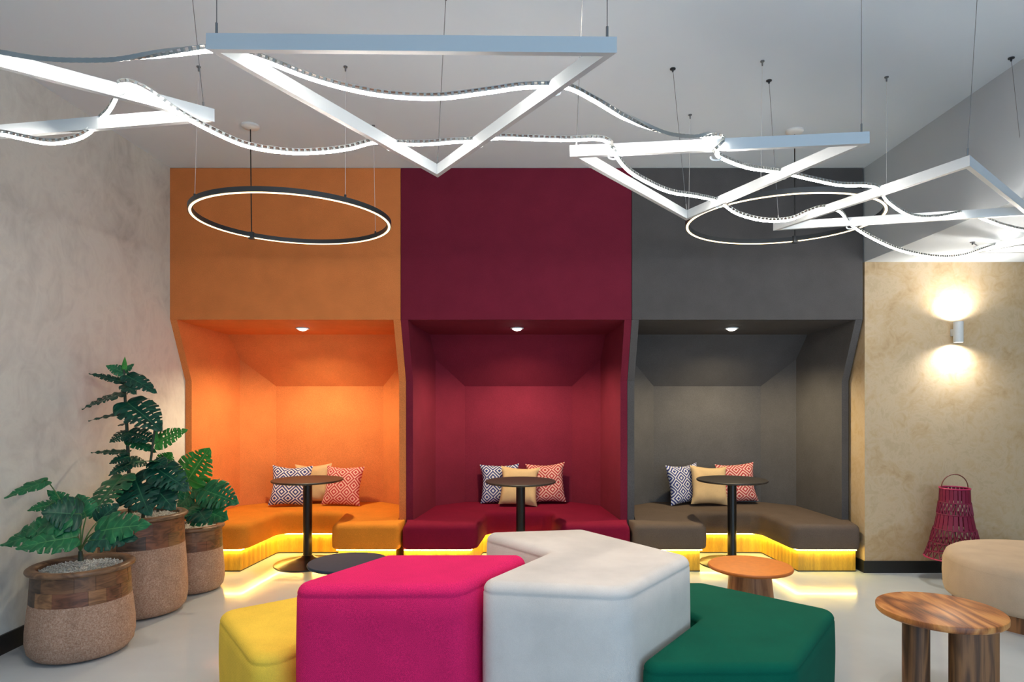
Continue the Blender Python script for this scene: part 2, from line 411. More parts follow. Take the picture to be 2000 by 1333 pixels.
# ------------------------------------------------------------------ booths
YL = 5.768                   # lower front edge of the dividers
ZO, ZK = 2.148, 1.633        # opening height, kink of the divider edge
YF, YN = 6.52, 6.765         # fold and back of the niche
WO, WF, WB, HALF = 0.92, 0.832, 0.556, 0.9805
def wi(y):                   # inner half width of the niche at depth y
    if y <= YL: return WO
    if y <= YF: return WO+(WF-WO)*(y-YL)/(YF-YL)
    return WF+(WB-WF)*(y-YF)/(YN-YF)
def zs(y): return 2.101+(1.607-2.101)*(y-6.32)/(YN-6.32)   # underside of the sloped panel
def booth(cx, m, label, word):
    t = thing('seating_booth', label, 'booth', (cx, D0, 0), 0, 'upholstered booths')
    y0 = lambda y: y-D0
    b = B(); bbox(b, -HALF, HALF, 0, 0.07, ZO, ZC-0.002, 0.006); obj('header_panel', b, m, t)
    for s in (-1, 1):
        b = B()
        Q = [(YL, 0), (YL, ZK), (D0+0.004, ZO), (YL, ZO), (YF+0.004, ZO), (YF+0.004, 0)]
        ou = [b.verts.new((s*HALF, y0(y), z)) for y, z in Q]
        inn = [b.verts.new((s*wi(y), y0(y), z)) for y, z in Q]
        for V in (ou, inn):
            b.faces.new((V[0], V[1], V[3], V[4], V[5])); b.faces.new((V[1], V[2], V[3]))
        for i in range(6): b.faces.new((ou[i], ou[(i+1) % 6], inn[(i+1) % 6], inn[i]))
        obj('side_panel', b, m, t, smooth=20)
        b = B(); prism(b, [(s*WF, y0(YF)), (s*WB, y0(YN)), (s*WB, y0(YN)+0.06), (s*(WF+0.06), y0(YF)+0.0)], 'z', 0, ZO)
        obj('corner_panel', b, m, t, smooth=20)
    b = B(); box(b, -WB-0.02, WB+0.02, y0(YN), y0(YN)+0.05, 0, 1.72); obj('back_panel', b, m, t)
    b = B(); prism(b, [(0.068, ZO-0.0005), (0.82, 2.100), (0.82, 2.17), (0.068, 2.20)], 'x', -WO-0.01, WO+0.01); obj('canopy_panel', b, m, t)
    # sloped panel between canopy and back panel
    b = B(); ys = [6.318, YF, YN+0.004]
    lo = [[b.verts.new((s*(wi(min(y, YN))+0.004), y0(y), zs(y)))  for s in (-1, 1)] for y in ys]
    hi = [[b.verts.new((s*(wi(min(y, YN))+0.004), y0(y)+0.04, zs(y)+0.05))  for s in (-1, 1)] for y in ys]
    for i in range(2):
        b.faces.new((lo[i][0], lo[i][1], lo[i+1][1], lo[i+1][0])); b.faces.new((hi[i][0], hi[i+1][0], hi[i+1][1], hi[i][1]))
        for k in (0, 1): b.faces.new((lo[i][k], lo[i+1][k], hi[i+1][k], hi[i][k]))
    for i in (0, 2): b.faces.new((lo[i][0], lo[i][1], hi[i][1], hi[i][0]))
    obj('sloped_panel', b, m, t, smooth=20)
    # recessed downlight
    dl = 5.95; zc = 2.148+(2.101-2.148)*(dl-D0)/0.8
    b = B(); lathe(b, [(0.042, zc-0.002), (0.046, zc-0.007), (0.058, zc-0.006), (0.061, zc-0.001), (0.061, zc+0.02)], 32, (0, y0(dl)))
    ring = obj('downlight_ring', b, M['white_metal'], t)
    b = B(); lathe(b, [(0, zc-0.024), (0.02, zc-0.022), (0.036, zc-0.014), (0.043, zc-0.004), (0.043, zc+0.01)], 32, (0, y0(dl))); obj('downlight_lens', b, M['lens'], ring)
    l = bpy.data.lights.new('niche_spot', 'SPOT'); l.energy = 62; l.color = (1.0, 0.82, 0.52); l.spot_size = math.radians(150); l.spot_blend = 0.6; l.shadow_soft_size = 0.04
    o = bpy.data.objects.new('niche_spot', l); C.objects.link(o); o.parent = ring; o.location = (0, y0(dl), zc-0.045)
    return t
def bench(cx, m, label, word):
    t = thing('banquette_bench', label, 'bench', (cx, D0, 0), 0, 'banquette benches')
    y0 = lambda y: y-D0
    gl, gr, gbl, gbr, yb = -0.335, 0.385, -0.285, 0.320, 6.18
    o = 0.972; e = 0.008
    pts = [(-o, 0), (gl, 0), (gbl, y0(yb)), (gbr, y0(yb)), (gr, 0), (o, 0), (o, y0(YL)-e), (WO-e, y0(YL)-e+0.001), (WF-e, y0(YF)), (WB-e, y0(YN)-e), (-WB+e, y0(YN)-e), (-WF+e, y0(YF)), (-WO+e, y0(YL)-e+0.001), (-o, y0(YL)-e)]
    pts = [Vector(p) for p in pts]
    rp = round_poly(pts, [0.055, 0.10, 0.10, 0.10, 0.10, 0.055]+[0]*8, 8)
    wt = [0 if (p.y > 0.2 and (abs(p.x) > 0.45 or p.y > 0.9)) else 1 for p in rp]
    b = B(); r = 0.055
    prof = [(0.02, 0.190), (0.006, 0.196), (0, 0.208), (-0.003, 0.28), (0, 0.352)]
    for k in range(1, 7):
        a = PI/2*k/6; prof.append((0.05*(1-math.cos(a)), 0.352+0.053*math.sin(a)))
    pad(b, rp, prof, True, wt); obj('seat', b, m, t, 50)
    q = 0.06
    pp = [(-o+0.01, 0.035), (gl-q, 0.035), (gbl-q+0.01, y0(yb)+0.045), (gbr+q-0.01, y0(yb)+0.045), (gr+q, 0.035), (o-0.035, 0.035), (o-0.035, y0(YL)-e), (WO-0.02, y0(YL)), (WF-0.02, y0(YF)), (WB-0.02, y0(YN)-0.02), (-WB+0.02, y0(YN)-0.02), (-WF+0.02, y0(YF)), (-WO+0.02, y0(YL)), (-o+0.01, y0(YL)-e)]
    pr = round_poly([Vector(p) for p in pp], [0.004, 0.004, 0.03, 0.03, 0.004, 0.004]+[0]*8, 4)
    b = B(); prism(b, [(p.x, p.y) for p in pr], 'z', 0.008, 0.187); b.normal_update(); bmesh.ops.triangulate(b, faces=[f for f in b.faces if len(f.verts) > 4]); obj('plinth', b, M['plinth'], t)
    b = B(); pr2 = inset([Vector(p) for p in pr], -0.002); prism(b, [(p.x, p.y) for p in pr2], 'z', 0.0, 0.008); b.normal_update(); bmesh.ops.triangulate(b, faces=[f for f in b.faces if len(f.verts) > 4]); obj('base_line', b, M['black_trim'], t)
    # light strip tucked under the seat edge, just outside the plinth
    path = [pp[0], pp[1], pp[2], pp[3], pp[4], pp[5]]
    off = 0.012
    lp = [(path[0][0]+0.005, path[0][1]-off), (path[1][0]+off, path[1][1]-off), (path[2][0]+off, path[2][1]-off), (path[3][0]-off, path[3][1]-off), (path[4][0]-off, path[4][1]-off), (path[5][0], path[5][1]-off)]
    b = B(); sweep(b, [(x, y, 0.1855) for x, y in lp], [(-0.004, -0.0012), (0.004, -0.0012), (0.004, 0.003), (-0.004, 0.003)]); obj('light_strip', b, M['bench_led'], t)
    return t
CX = (-2.0665, -0.1035, 1.8595)
booth(CX[0], M['orange'], 'orange upholstered booth beside the tall plants', 'orange')
booth(CX[1], M['burgundy'], 'burgundy upholstered booth in the middle', 'burgundy')
booth(CX[2], M['grey'], 'charcoal grey upholstered booth beside the golden wall', 'grey')
bench(CX[0], M['orange_seat'], 'amber U shaped bench in the orange booth', 'orange')
bench(CX[1], M['burgundy_seat'], 'crimson U shaped bench in the burgundy booth', 'burgundy')
bench(CX[2], M['grey_seat'], 'taupe U shaped bench in the charcoal booth', 'grey')

# ------------------------------------------------------------------ cafe tables
def cafe_table(loc, label):
    t = thing('cafe_table', label, 'table', loc, 0, 'black pedestal tables')
    b = B(); lathe(b, [(0, 0.738), (0.300, 0.738), (0.308, 0.743), (0.310, 0.748), (0.309, 0.753), (0.305, 0.756), (0, 0.756)], 64); obj('table_top', b, M['table_top'], t)
    b = B(); lathe(b, [(0, 0.728), (0.11, 0.728), (0.11, 0.738), (0, 0.738)], 32); obj('top_plate', b, M['black_metal'], t)
    b = B(); lathe(b, [(0.0395, 0.05), (0.0395, 0.73)], 32); obj('column', b, M['black_metal'], t)
    b = B(); lathe(b, [(0, 0), (0.288, 0), (0.290, 0.005), (0.286, 0.010), (0.20, 0.028), (0.12, 0.045), (0.06, 0.064), (0.045, 0.08), (0, 0.08)], 64); obj('base', b, M['black_metal'], t)
    return t
cafe_table((-1.976, 5.82, 0), 'black round pedestal table in the orange booth')
cafe_table((-0.068, 5.72, 0), 'black round pedestal table in the burgundy booth')
cafe_table((1.822, 5.82, 0), 'black round pedestal table in the charcoal booth')

# ------------------------------------------------------------------ cushions
def cushion_mesh(seed, size=0.41, puff=0.056, n=22):
    rr = random.Random(seed); bm = B(); uvl = bm.loops.layers.uv.new('UVMap')
    ph = [rr.uniform(0, 6.28) for _ in range(6)]
    grid = {}
    for side in (1, -1):
        for i in range(n+1):
            for j in range(n+1):
                edge = i in (0, n) or j in (0, n)
                if side == -1 and edge: grid[(side, i, j)] = grid[(1, i, j)]; continue
                u, v = 2*i/n-1, 2*j/n-1
                pin = 1-0.12*(1-v*v)*abs(u)**3*1.0 ; pin2 = 1-0.12*(1-u*u)*abs(v)**3
                x = u*pin*size/2*(1+0.012*math.sin(5*v+ph[0])); y = v*pin2*size/2*(1+0.012*math.sin(4*u+ph[1]))
                h = puff*((1-u**4)*(1-v**4))**0.6
                wr = 0.006*math.sin(7*u+5*v+ph[2])*(abs(u*v))+0.010*math.sin(9*v-4*u+ph[3])*max(0, abs(u)-0.35)*(1-abs(u))*3+0.010*math.sin(8*u+3*v+ph[4])*max(0, abs(v)-0.35)*(1-abs(v))*3
                y2 = y-0.012*(1-v)*(1-u*u)*0.5
                grid[(side, i, j)] = bm.verts.new((x, -side*(h+wr if not edge else 0)+0.008*math.sin(3*u+ph[5])*v, y2))
    for side in (1, -1):
        for i in range(n):
            for j in range(n):
                q = [(i, j), (i+1, j), (i+1, j+1), (i, j+1)]
                if side == -1: q = q[::-1]
                f = bm.faces.new([grid[(side,)+k] for k in q])
                for lp, k in zip(f.loops, q): lp[uvl].uv = (k[0]/n, k[1]/n)
    return bm
ZSEAT = 0.411
def cushion(seed, cx, x, y, lean, rz, roll, m, label, size=0.41, group=None):
    bm = cushion_mesh(seed, size)
    R4 = Matrix.Rotation(rz, 4, 'Z') @ Matrix.Rotation(-lean, 4, 'X') @ Matrix.Rotation(roll, 4, 'Y')
    bm.transform(R4); zmin = min(v.co.z for v in bm.verts); ymax = max(v.co.y for v in bm.verts)
    bm.transform(Matrix.Translation((0, 0, -zmin)))
    o = obj('cushion', bm, m, None, 60, (cx+x, y, ZSEAT)); tag(o, label, 'cushion', group or 'scatter cushions'); return o
def cpx(px, d): return (px-VX)*d/F
names = ('orange', 'burgundy', 'charcoal')
sets = (((568, 6.50, 0.30, 0.10, 0.03), (612, 6.665, 0.14, -0.04, -0.04), (670, 6.55, 0.28, -0.10, 0.02)),
        ((976, 6.665, 0.16, 0.02, -0.02), (1014, 6.50, 0.30, -0.06, 0.05), (1066, 6.655, 0.18, -0.06, -0.05)),
        ((1336, 6.60, 0.16, 0.45, -0.03), (1385, 6.53, 0.24, 0.10, 0.05), (1438, 6.645, 0.20, -0.04, -0.07)))
for i, nm in enumerate(names):
    for k, ((px, d, lean, rz, roll), key, word) in enumerate(zip(sets[i], ('cushion_blue', 'cushion_beige', 'cushion_red'), ('blue and white diamond patterned', 'plain beige linen', 'coral red diamond patterned'))):
        cushion(i*10+k, 0, cpx(px, d), d, lean, rz, roll, M[key], '%s cushion on the bench of the %s booth' % (word, nm), 0.40 if k != 1 else 0.39)

# ------------------------------------------------------------------ foreground poufs
def pouf(name, pts, z, m, label, rad=0.06, r=0.048):
    c = sum((Vector(p) for p in pts), Vector((0, 0)))/len(pts)
    rp = round_poly([Vector(p)-c for p in pts], rad, 7)
    rp = subdivide_poly(rp, 0.06)
    t = thing(name, label, 'ottoman', (c.x, c.y, 0), 0, 'modular ottomans')
    b = B(); pad(b, rp, soft_prof(0.02, z, r, 6, 0.004)); obj('upholstery', b, m, t, 60)
    b = B(); pad(b, inset(rp, 0.03), [(0, 0), (0, 0.03)]); obj('base', b, M['black_trim'], t)
    return t
HW, HG = 0.70, 0.39
pouf('modular_ottoman', [(-1.025, 2.685), (-0.285, 2.695), (0.022, 3.265), (-0.715, 3.26)], HW, M['pink'], 'tall magenta pink rhombus ottoman', [0.07, 0.09, 0.055, 0.07])
pouf('modular_ottoman', [(-0.232, 2.752), (0.402, 2.650), (0.815, 3.223), (0.332, 3.90), (-0.292, 3.80), (0.099, 3.321)], HW, M['white_wool'], 'tall pale grey chevron ottoman', [0.065, 0.12, 0.08, 0.07, 0.06, 0.04])
pouf('modular_ottoman', [(0.425, 2.640), (1.090, 2.650), (1.590, 3.350), (1.030, 3.865), (0.425, 3.86), (0.848, 3.235)], HG, M['green'], 'low emerald green chevron ottoman', [0.055, 0.10, 0.08, 0.07, 0.06, 0.04], 0.04)
pouf('modular_ottoman', [(-1.60, 3.335), (-1.115, 2.675), (-0.82, 3.18), (-1.07, 3.76)], HG, M['yellow'], 'low yellow ottoman at the left of the magenta one', 0.09, 0.045)

# round beige pouf on the right
t = thing('round_ottoman', 'large round beige ottoman in front of the golden wall', 'ottoman', (3.535, 4.40, 0))
b = B(); lathe(b, [(r_*0.97, z_) for r_, z_ in [(0, 0.105), (0.60, 0.105), (0.628, 0.118), (0.638, 0.15), (0.643, 0.24), (0.640, 0.33), (0.634, 0.345), (0.6335, 0.350), (0.632, 0.355), (0.618, 0.385), (0.59, 0.402), (0.53, 0.412), (0.3, 0.418), (0, 0.420)]], 72); obj('upholstery', b, M['beige_wool'], t, 60)
b = B(); lathe(b, [(0, 0), (0.56, 0), (0.56, 0.106), (0, 0.106)], 64); obj('plinth', b, M['leg_wood'], t)

# ------------------------------------------------------------------ side tables
def cone_table(loc, m, edge, label, h=0.41, rr=0.262):
    t = thing('side_table', label, 'table', loc, 0, 'round drum side tables')
    b = B(); lathe(b, [(0, h), (rr-0.012, h), (rr-0.006, h-0.0015)], 72); obj('leather_inlay', b, m, t)
    b = B(); lathe(b, [(rr-0.006, h-0.001), (rr-0.001, h-0.006), (rr, h-0.012), (rr-0.004, h-0.020), (rr-0.02, h-0.026), (0, h-0.026)], 72); obj('table_rim', b, edge, t)
    b = B(); n = 40
    prof = [(0.128, h-0.026), (0.133, h-0.09), (0.142, h-0.18), (0.152, h-0.28), (0.158, 0.01), (0.156, 0.0), (0, 0.0)]
    lathe(b, prof, 48); obj('pedestal', b, M['cone_wood'], t)
    return t
cone_table(P(1465, 1104, (CH-0.41)*F/324)*1.0 - Vector((0, 0, 0.41)), M['tan_leather'], M['tan_edge'], 'round side table with tan orange top on a wooden cone')
cone_table(P(681, 1097, (CH-0.41)*F/317)*1.0 - Vector((0, 0, 0.41)), M['navy_leather'], M['navy_edge'], 'round side table with navy blue top behind the magenta ottoman')
t = thing('wooden_side_table', 'round rosewood side table with thick slab legs', 'table', (2.015, 3.185, 0))
b = B(); h = 0.45; lathe(b, [(0, h), (0.272, h), (0.278, h-0.003), (0.280, h-0.008), (0.279, h-0.026), (0.272, h-0.034), (0, h-0.034)], 80); obj('table_top', b, M['table_wood'], t)
def slab_leg(cx, cy, w, dp, rz):
    b = B(); n = 10; pts = []
    for k in range(n+1): a = -PI/2+PI*k/n; pts.append(Vector(((w-dp)/2+dp/2*math.cos(a), dp/2*math.sin(a))))
    for k in range(n+1): a = PI/2+PI*k/n; pts.append(Vector((-(w-dp)/2+dp/2*math.cos(a), dp/2*math.sin(a))))
    prism(b, [(p.x, p.y) for p in pts], 'z', 0, h-0.033)
    b.transform(Matrix.Translation((cx, cy, 0)) @ Matrix.Rotation(rz, 4, 'Z'))
    return obj('leg', b, M['leg_wood'], t, 40)
slab_leg(-0.098, 0.03, 0.22, 0.12, 1.02)
slab_leg(0.105, -0.09, 0.215, 0.10, -0.15)

# ------------------------------------------------------------------ wall lamp
t = thing('wall_lamp', 'white cylinder wall lamp shining up and down the golden wall', 'lamp', (cpx(1871, 5.45), D0, CH+(VY-649)*5.45/F))
b = B(); lathe(b, [(0.026, 0.080), (0.030, 0.087), (0.037, 0.087), (0.037, -0.087), (0.030, -0.087), (0.026, -0.080)], 32, (0, -0.075)); obj('housing', b, M['white_metal'], t)
b = B(); bbox(b, -0.02, 0.02, -0.045, 0, -0.03, 0.03, 0.003); obj('wall_bracket', b, M['white_metal'], t)
for s in (1, -1):
    b = B(); lathe(b, [(0, s*0.076), (0.027, s*0.076)], 24, (0, -0.075)); ln = obj('lens', b, M['lens'], t)
    l = bpy.data.lights.new('wall_lamp_spot', 'SPOT'); l.energy = 25; l.color = (1.0, 0.96, 0.90); l.spot_size = math.radians(165); l.spot_blend = 1.0; l.shadow_soft_size = 0.025
    o = bpy.data.objects.new('wall_lamp_spot', l); C.objects.link(o); o.parent = t; o.location = (0, -0.075, s*0.092)
    o.rotation_euler = (0 if s < 0 else PI, 0, 0)

# ------------------------------------------------------------------ unseen ceiling fill lights, added to brighten the ottoman tops from above
for x, w in ((-0.85, 'over the magenta ottoman'), (0.25, 'over the pale grey ottoman'), (1.35, 'over the green ottoman'), (-2.0, 'over the nearest plant')):
    t = thing('added_ceiling_fill', 'unseen fill light added in the ceiling '+w, 'lamp', (x, 2.85, ZC), 0, 'added ceiling fill lights')
    b = B(); lathe(b, [(0.038, -0.002), (0.042, -0.007), (0.054, -0.006), (0.057, -0.001), (0.057, 0.0)], 32); obj('trim_ring', b, M['white_metal'], t)
    b = B(); lathe(b, [(0, -0.006), (0.03, -0.005), (0.039, -0.001)], 24); obj('lens', b, M['lens'], t)
    l = bpy.data.lights.new('added_fill_spot', 'SPOT'); l.energy = 40; l.color = (1.0, 0.84, 0.70); l.spot_size = math.radians(70); l.spot_blend = 0.8; l.shadow_soft_size = 0.05
    o = bpy.data.objects.new('added_fill_spot', l); C.objects.link(o); o.parent = t; o.location = (0, 0, -0.02)

# ------------------------------------------------------------------ woven lantern
LX, LY = 3.455, 5.27
t = thing('woven_lantern', 'magenta woven cord lantern with a hoop handle beside the beige ottoman', 'lantern', (LX, LY, 0))
lev = [(0.108, 0.752), (0.112, 0.64), (0.125, 0.545), (0.148, 0.425), (0.174, 0.315), (0.232, 0.19)]
def ringpts(r, z, n=48, c=(0, 0)): return [(c[0]+r*math.cos(2*PI*k/n), c[1]+r*math.sin(2*PI*k/n), z) for k in range(n)]
def ring_tube(b, r, z, q, n=56, m=6):
    sweep(b, ringpts(r, z, n), [(q*math.cos(2*PI*k/m), q*math.sin(2*PI*k/m)) for k in range(m)], closed=True)
for i, (r, z) in enumerate(lev):
    if r > 0.2: r = 0.216
    b = B(); ring_tube(b, r, z, 0.006 if i in (0, 5) else 0.005); obj('hoop', b, M['lantern_rim'] if i in (0, 5) else M['lantern'], t)
lev[-1] = (0.216, 0.19)
def cone_pt(i, f, a):
    (r0, z0), (r1, z1) = lev[i], lev[i+1]
    r, z = r0+(r1-r0)*f, z0+(z1-z0)*f
    return Vector((r*math.cos(a), r*math.sin(a), z))
NS = 24
for i, nm in enumerate(('upper_band', 'open_band', 'middle_band', 'lower_band', 'lattice_band')):
    b = B()
    for k in range(NS):
        a = 2*PI*k/NS; da = 2*PI/NS
        if nm in ('upper_band', 'middle_band'):
            if k % 6 == 5: wv = 0.30
            else: wv = 0.42
            q = [cone_pt(i, f, a+s*da*wv) for f in (0, 1) for s in (-1, 1)]
            o2 = [p*1.0 for p in q]
            vs_ = [b.verts.new(p) for p in q]+[b.verts.new((p.x*0.955, p.y*0.955, p.z)) for p in q]
            for f in ((0, 1, 3, 2), (4, 6, 7, 5), (0, 2, 6, 4), (1, 5, 7, 3), (0, 4, 5, 1), (2, 3, 7, 6)): b.faces.new([vs_[j] for j in f])
        elif nm in ('open_band', 'lower_band'):
            for s in (-1, 1):
                tube(b, [cone_pt(i, f, a+s*da*(0.12+0.30*abs(2*f-1))) for f in (0, 0.25, 0.5, 0.75, 1)], 0.0052, 5)
        else:
            tube(b, [cone_pt(i, 0, a), cone_pt(i, 1, a+da)], 0.0045, 5); tube(b, [cone_pt(i, 0, a), cone_pt(i, 1, a-da)], 0.0045, 5)
    obj(nm, b, M['lantern'], t)
b = B(); ring_tube(b, 0.197, 0.245, 0.0045); obj('hoop', b, M['lantern'], t)
b = B(); tube(b, [Vector((0.108*math.cos(PI*k/16), 0, 0.752+0.108*math.sin(PI*k/16)+0.004)) for k in range(17)], 0.0045, 6); obj('handle', b, M['handle'], t)
b = B(); lathe(b, [(0.008, 0.0), (0.008, 0.62)], 10); obj('stand_rod', b, M['black_metal'], t)
b = B(); lathe(b, [(0, 0), (0.09, 0), (0.09, 0.008), (0, 0.008)], 24); obj('stand_foot', b, M['black_metal'], t)
b = B()
for k in range(3):
    a = 2*PI*k/3; tube(b, [Vector((0, 0, 0.61)), cone_pt(0, 1, a)], 0.004, 5)
obj('stand_arm', b, M['black_metal'], t)

# ------------------------------------------------------------------ potted monsteras
def leaf_mesh(rr, L, Wd, slits, droop, cup, mat):
    bm = B(); uvl = bm.loops.layers.uv.new('UVMap')
    N, K = 72, 10
    def hw(t):
        return Wd*(math.sin(PI*min(1, (t*0.93+0.07))**0.72))**0.8*(1.0-0.30*t)*0.72
    cuts = []
    ns = slits
    for s in (0, 1):
        ph = rr.uniform(-0.02, 0.02)
        cuts.append([(0.20+0.62*(q+0.5)/max(1, ns)+ph+rr.uniform(-0.02, 0.02), rr.uniform(0.008, 0.016), rr.uniform(0.5, 0.8)) for q in range(ns)])
    G = {}
    for s in (0, 1):
        sg = 1 if s else -1
        for i in range(N+1):
            t = i/N
            w = hw(t)
            for k in range(K+1):
                if k == 0 and s == 1: G[(s, i, 0)] = G[(0, i, 0)]; continue
                v = k/K
                y = L*(t-0.10*v*(1-t)*1.6*(1 if t < 0.3 else 0.3)+0.10*v*v*(1-t)) 
                x = sg*w*v
                z = -droop*L*t*t+cup*abs(x)*(1-0.8*v)-0.30*cup*abs(x)*v + 0.018*L*math.sin(t*ns*2*PI+sg)*v
                G[(s, i, k)] = bm.verts.new((x, y, z))
    for s in (0, 1):
        for i in range(N):
            t = (i+0.5)/N
            for k in range(K):
                v = (k+0.5)/K
                cut = False
                for c, wd, dep in cuts[s]:
                    if v > dep and abs(t-c) < max(0.012, wd*(0.4+1.3*(v-dep)/(1-dep))): cut = True
                    if abs(v-0.30) < 0.10 and abs(t-c-0.02) < 0.012 and slits >= 6: cut = True
                if cut: continue
                q = [(s, i, k), (s, i, k+1), (s, i+1, k+1), (s, i+1, k)]
                vv = [G[a] for a in q]
                if s == 0: q = q[::-1]; vv = vv[::-1]
                try: f = bm.faces.new(vv)
                except ValueError: continue
                for lp, a in zip(f.loops, q): lp[uvl].uv = (a[1]/N, a[2]/K)
    bmesh.ops.delete(bm, geom=[v for v in bm.verts if not v.link_faces], context='VERTS')
    bmesh.ops.solidify(bm, geom=bm.faces[:], thickness=0.0012)
    return bm
def place_leaf(root, o_loc, base, tip, wpx, d0, face, mat, rr, droop=0.12, slits=5):
    """base, tip world points; face: wanted normal direction"""
    ax = (tip-base); L = ax.length; y = ax.normalized()
    nrm = Vector(face); nrm = (nrm-y*nrm.dot(y)).normalized(); x = y.cross(nrm)
    Wd = wpx*d0/F
    bm = leaf_mesh(rr, L*1.04, Wd, slits, droop, 0.22, mat)
    Mx = Matrix((x, y, nrm)).transposed().to_4x4()
    bm.transform(Matrix.Translation(base-o_loc) @ Mx)
    me = bpy.data.meshes.new('leaf'); bm.to_mesh(me); bm.free(); me.shade_smooth()
    return link('leaf', me, LEAF[mat], root)
def pot(loc, rs, H, label, prof, band, seed, zg):
    rr = random.Random(seed)
    t = thing('potted_monstera', label, 'potted plant', loc, 0, 'potted monsteras')
    b = B(); lathe(b, prof, 64); obj('pot_body', b, M['stone'], t, 50)
    # wooden band of two courses of blocks
    z0, z1, r0, r1 = band
    for c in range(2):
        za, zb = z0+(z1-z0)*c/2, z0+(z1-z0)*(c+1)/2
        ra, rb = r0+(r1-r0)*c/2, r0+(r1-r0)*(c+1)/2
        a = rr.uniform(0, 1); end = a+2*PI
        while a < end-0.05:
            w = min(rr.uniform(0.32, 0.72), end-a)
            if end-a-w < 0.15: w = end-a
            b = B(); pr = rr.uniform(0, 0.0015)
            lathe(b, [(ra-0.012, za+0.0004), (ra+pr, za+0.0004), (rb+pr, zb-0.0004), (rb-0.012, zb-0.0004), (ra-0.012, za+0.0004)], 6, a0=a+0.002, a1=a+w-0.002)
            bmesh.ops.remove_doubles(b, verts=b.verts[:], dist=1e-5)
            bmesh.ops.holes_fill(b, edges=[e for e in b.edges if e.is_boundary])
            obj('wood_block', b, WOODS[rr.choice([0, 0, 1, 1, 2, 3, 3, 0, 2, 4] if rr.random() < 0.35 else [0, 1, 2, 3, 0, 3])], t, 40)
            a += w
    b = B(); lathe(b, [(rs-0.055, H-0.012), (rs-0.05, H-0.003), (rs-0.035, H), (rs-0.012, H-0.002), (rs-0.002, H-0.010), (rs, H-0.018), (rs-0.006, H-0.028), (r1-0.01, H-0.036), (rs-0.06, H-0.040), (rs-0.062, H-0.09), (rs-0.055, H-0.012)], 64); obj('rim', b, M['rim_wood'], t, 50)
    # white gravel
    b = B(); rg = rs-0.058; lathe(b, [(0, zg-0.004), (rg, zg-0.006)], 40)
    for q in range(900):
        a = rr.uniform(0, 2*PI); r = rg*math.sqrt(rr.random())*0.985; s = rr.uniform(0.004, 0.008)
        cx, cy, cz = r*math.cos(a), r*math.sin(a), zg+rr.uniform(-0.004, 0.004)
        v = [b.verts.new((cx+dx*s*rr.uniform(0.7, 1.3), cy+dy*s*rr.uniform(0.7, 1.3), cz+dz*s*rr.uniform(0.6, 1.1))) for dx, dy, dz in ((1, 0, 0), (0, 1, 0), (-1, 0, 0), (0, -1, 0), (0, 0, 1), (0, 0, -1))]
        for f in ((0, 1, 4), (1, 2, 4), (2, 3, 4), (3, 0, 4), (1, 0, 5), (2, 1, 5), (3, 2, 5), (0, 3, 5)): b.faces.new([v[k] for k in f])
    g = obj('gravel', b, M['gravel'], t, 0); g['kind'] = 'stuff'
    return t
def plant(t, dc, stems, leaves, seed, wk=1.0):
    rr = random.Random(seed); loc = Vector(t.location)
    spts = []
    for pts, r in stems:
        w = [P(x, y, dc+dd)-loc for x, y, dd in pts]
        sp = spline(w, 6); n = len(sp)
        b = B(); tube(b, sp, [r*(1-0.45*i/n) for i in range(n)], 8); obj('stem', b, M['stem'], t, 60)
        spts += sp
    for q in leaves:
        (bx, by), (tx, ty), w, mt, db, dt, face = q[:7]
        slits = q[7] if len(q) > 7 else 5
        lim = lambda x, d: min(d, 2.985*F/(VX-x))       # keep clear of the left wall
        base, tip = P(bx, by, lim(bx, dc+db)), P(tx, ty, lim(tx, dc+dt))
        droop = rr.uniform(0.05, 0.16)
        place_leaf(t, loc, base, tip, w*wk, dc, face, mt, rr, droop, slits)
        bl = base-loc
        near = min(spts, key=lambda s: (s-bl).length+(0.6*(s.z-bl.z) if s.z > bl.z else 0))
        if q[8:] and q[8]: near = Vector(q[8])
        if (near-bl).length > 0.012:
            mid = near.lerp(bl, 0.5)+Vector((0, 0, 0.12*(near-bl).length))
            b = B(); sp = spline([near, mid, bl, bl+(tip-base).normalized()*0.03], 4); tube(b, sp, [0.0045-0.0018*i/len(sp) for i in range(len(sp))], 6); obj('petiole', b, M['petiole'], t, 60)
UPC = (0.15, -0.75, 0.65)      # leaf facing the room
UP = (0.0, -0.25, 1.0)
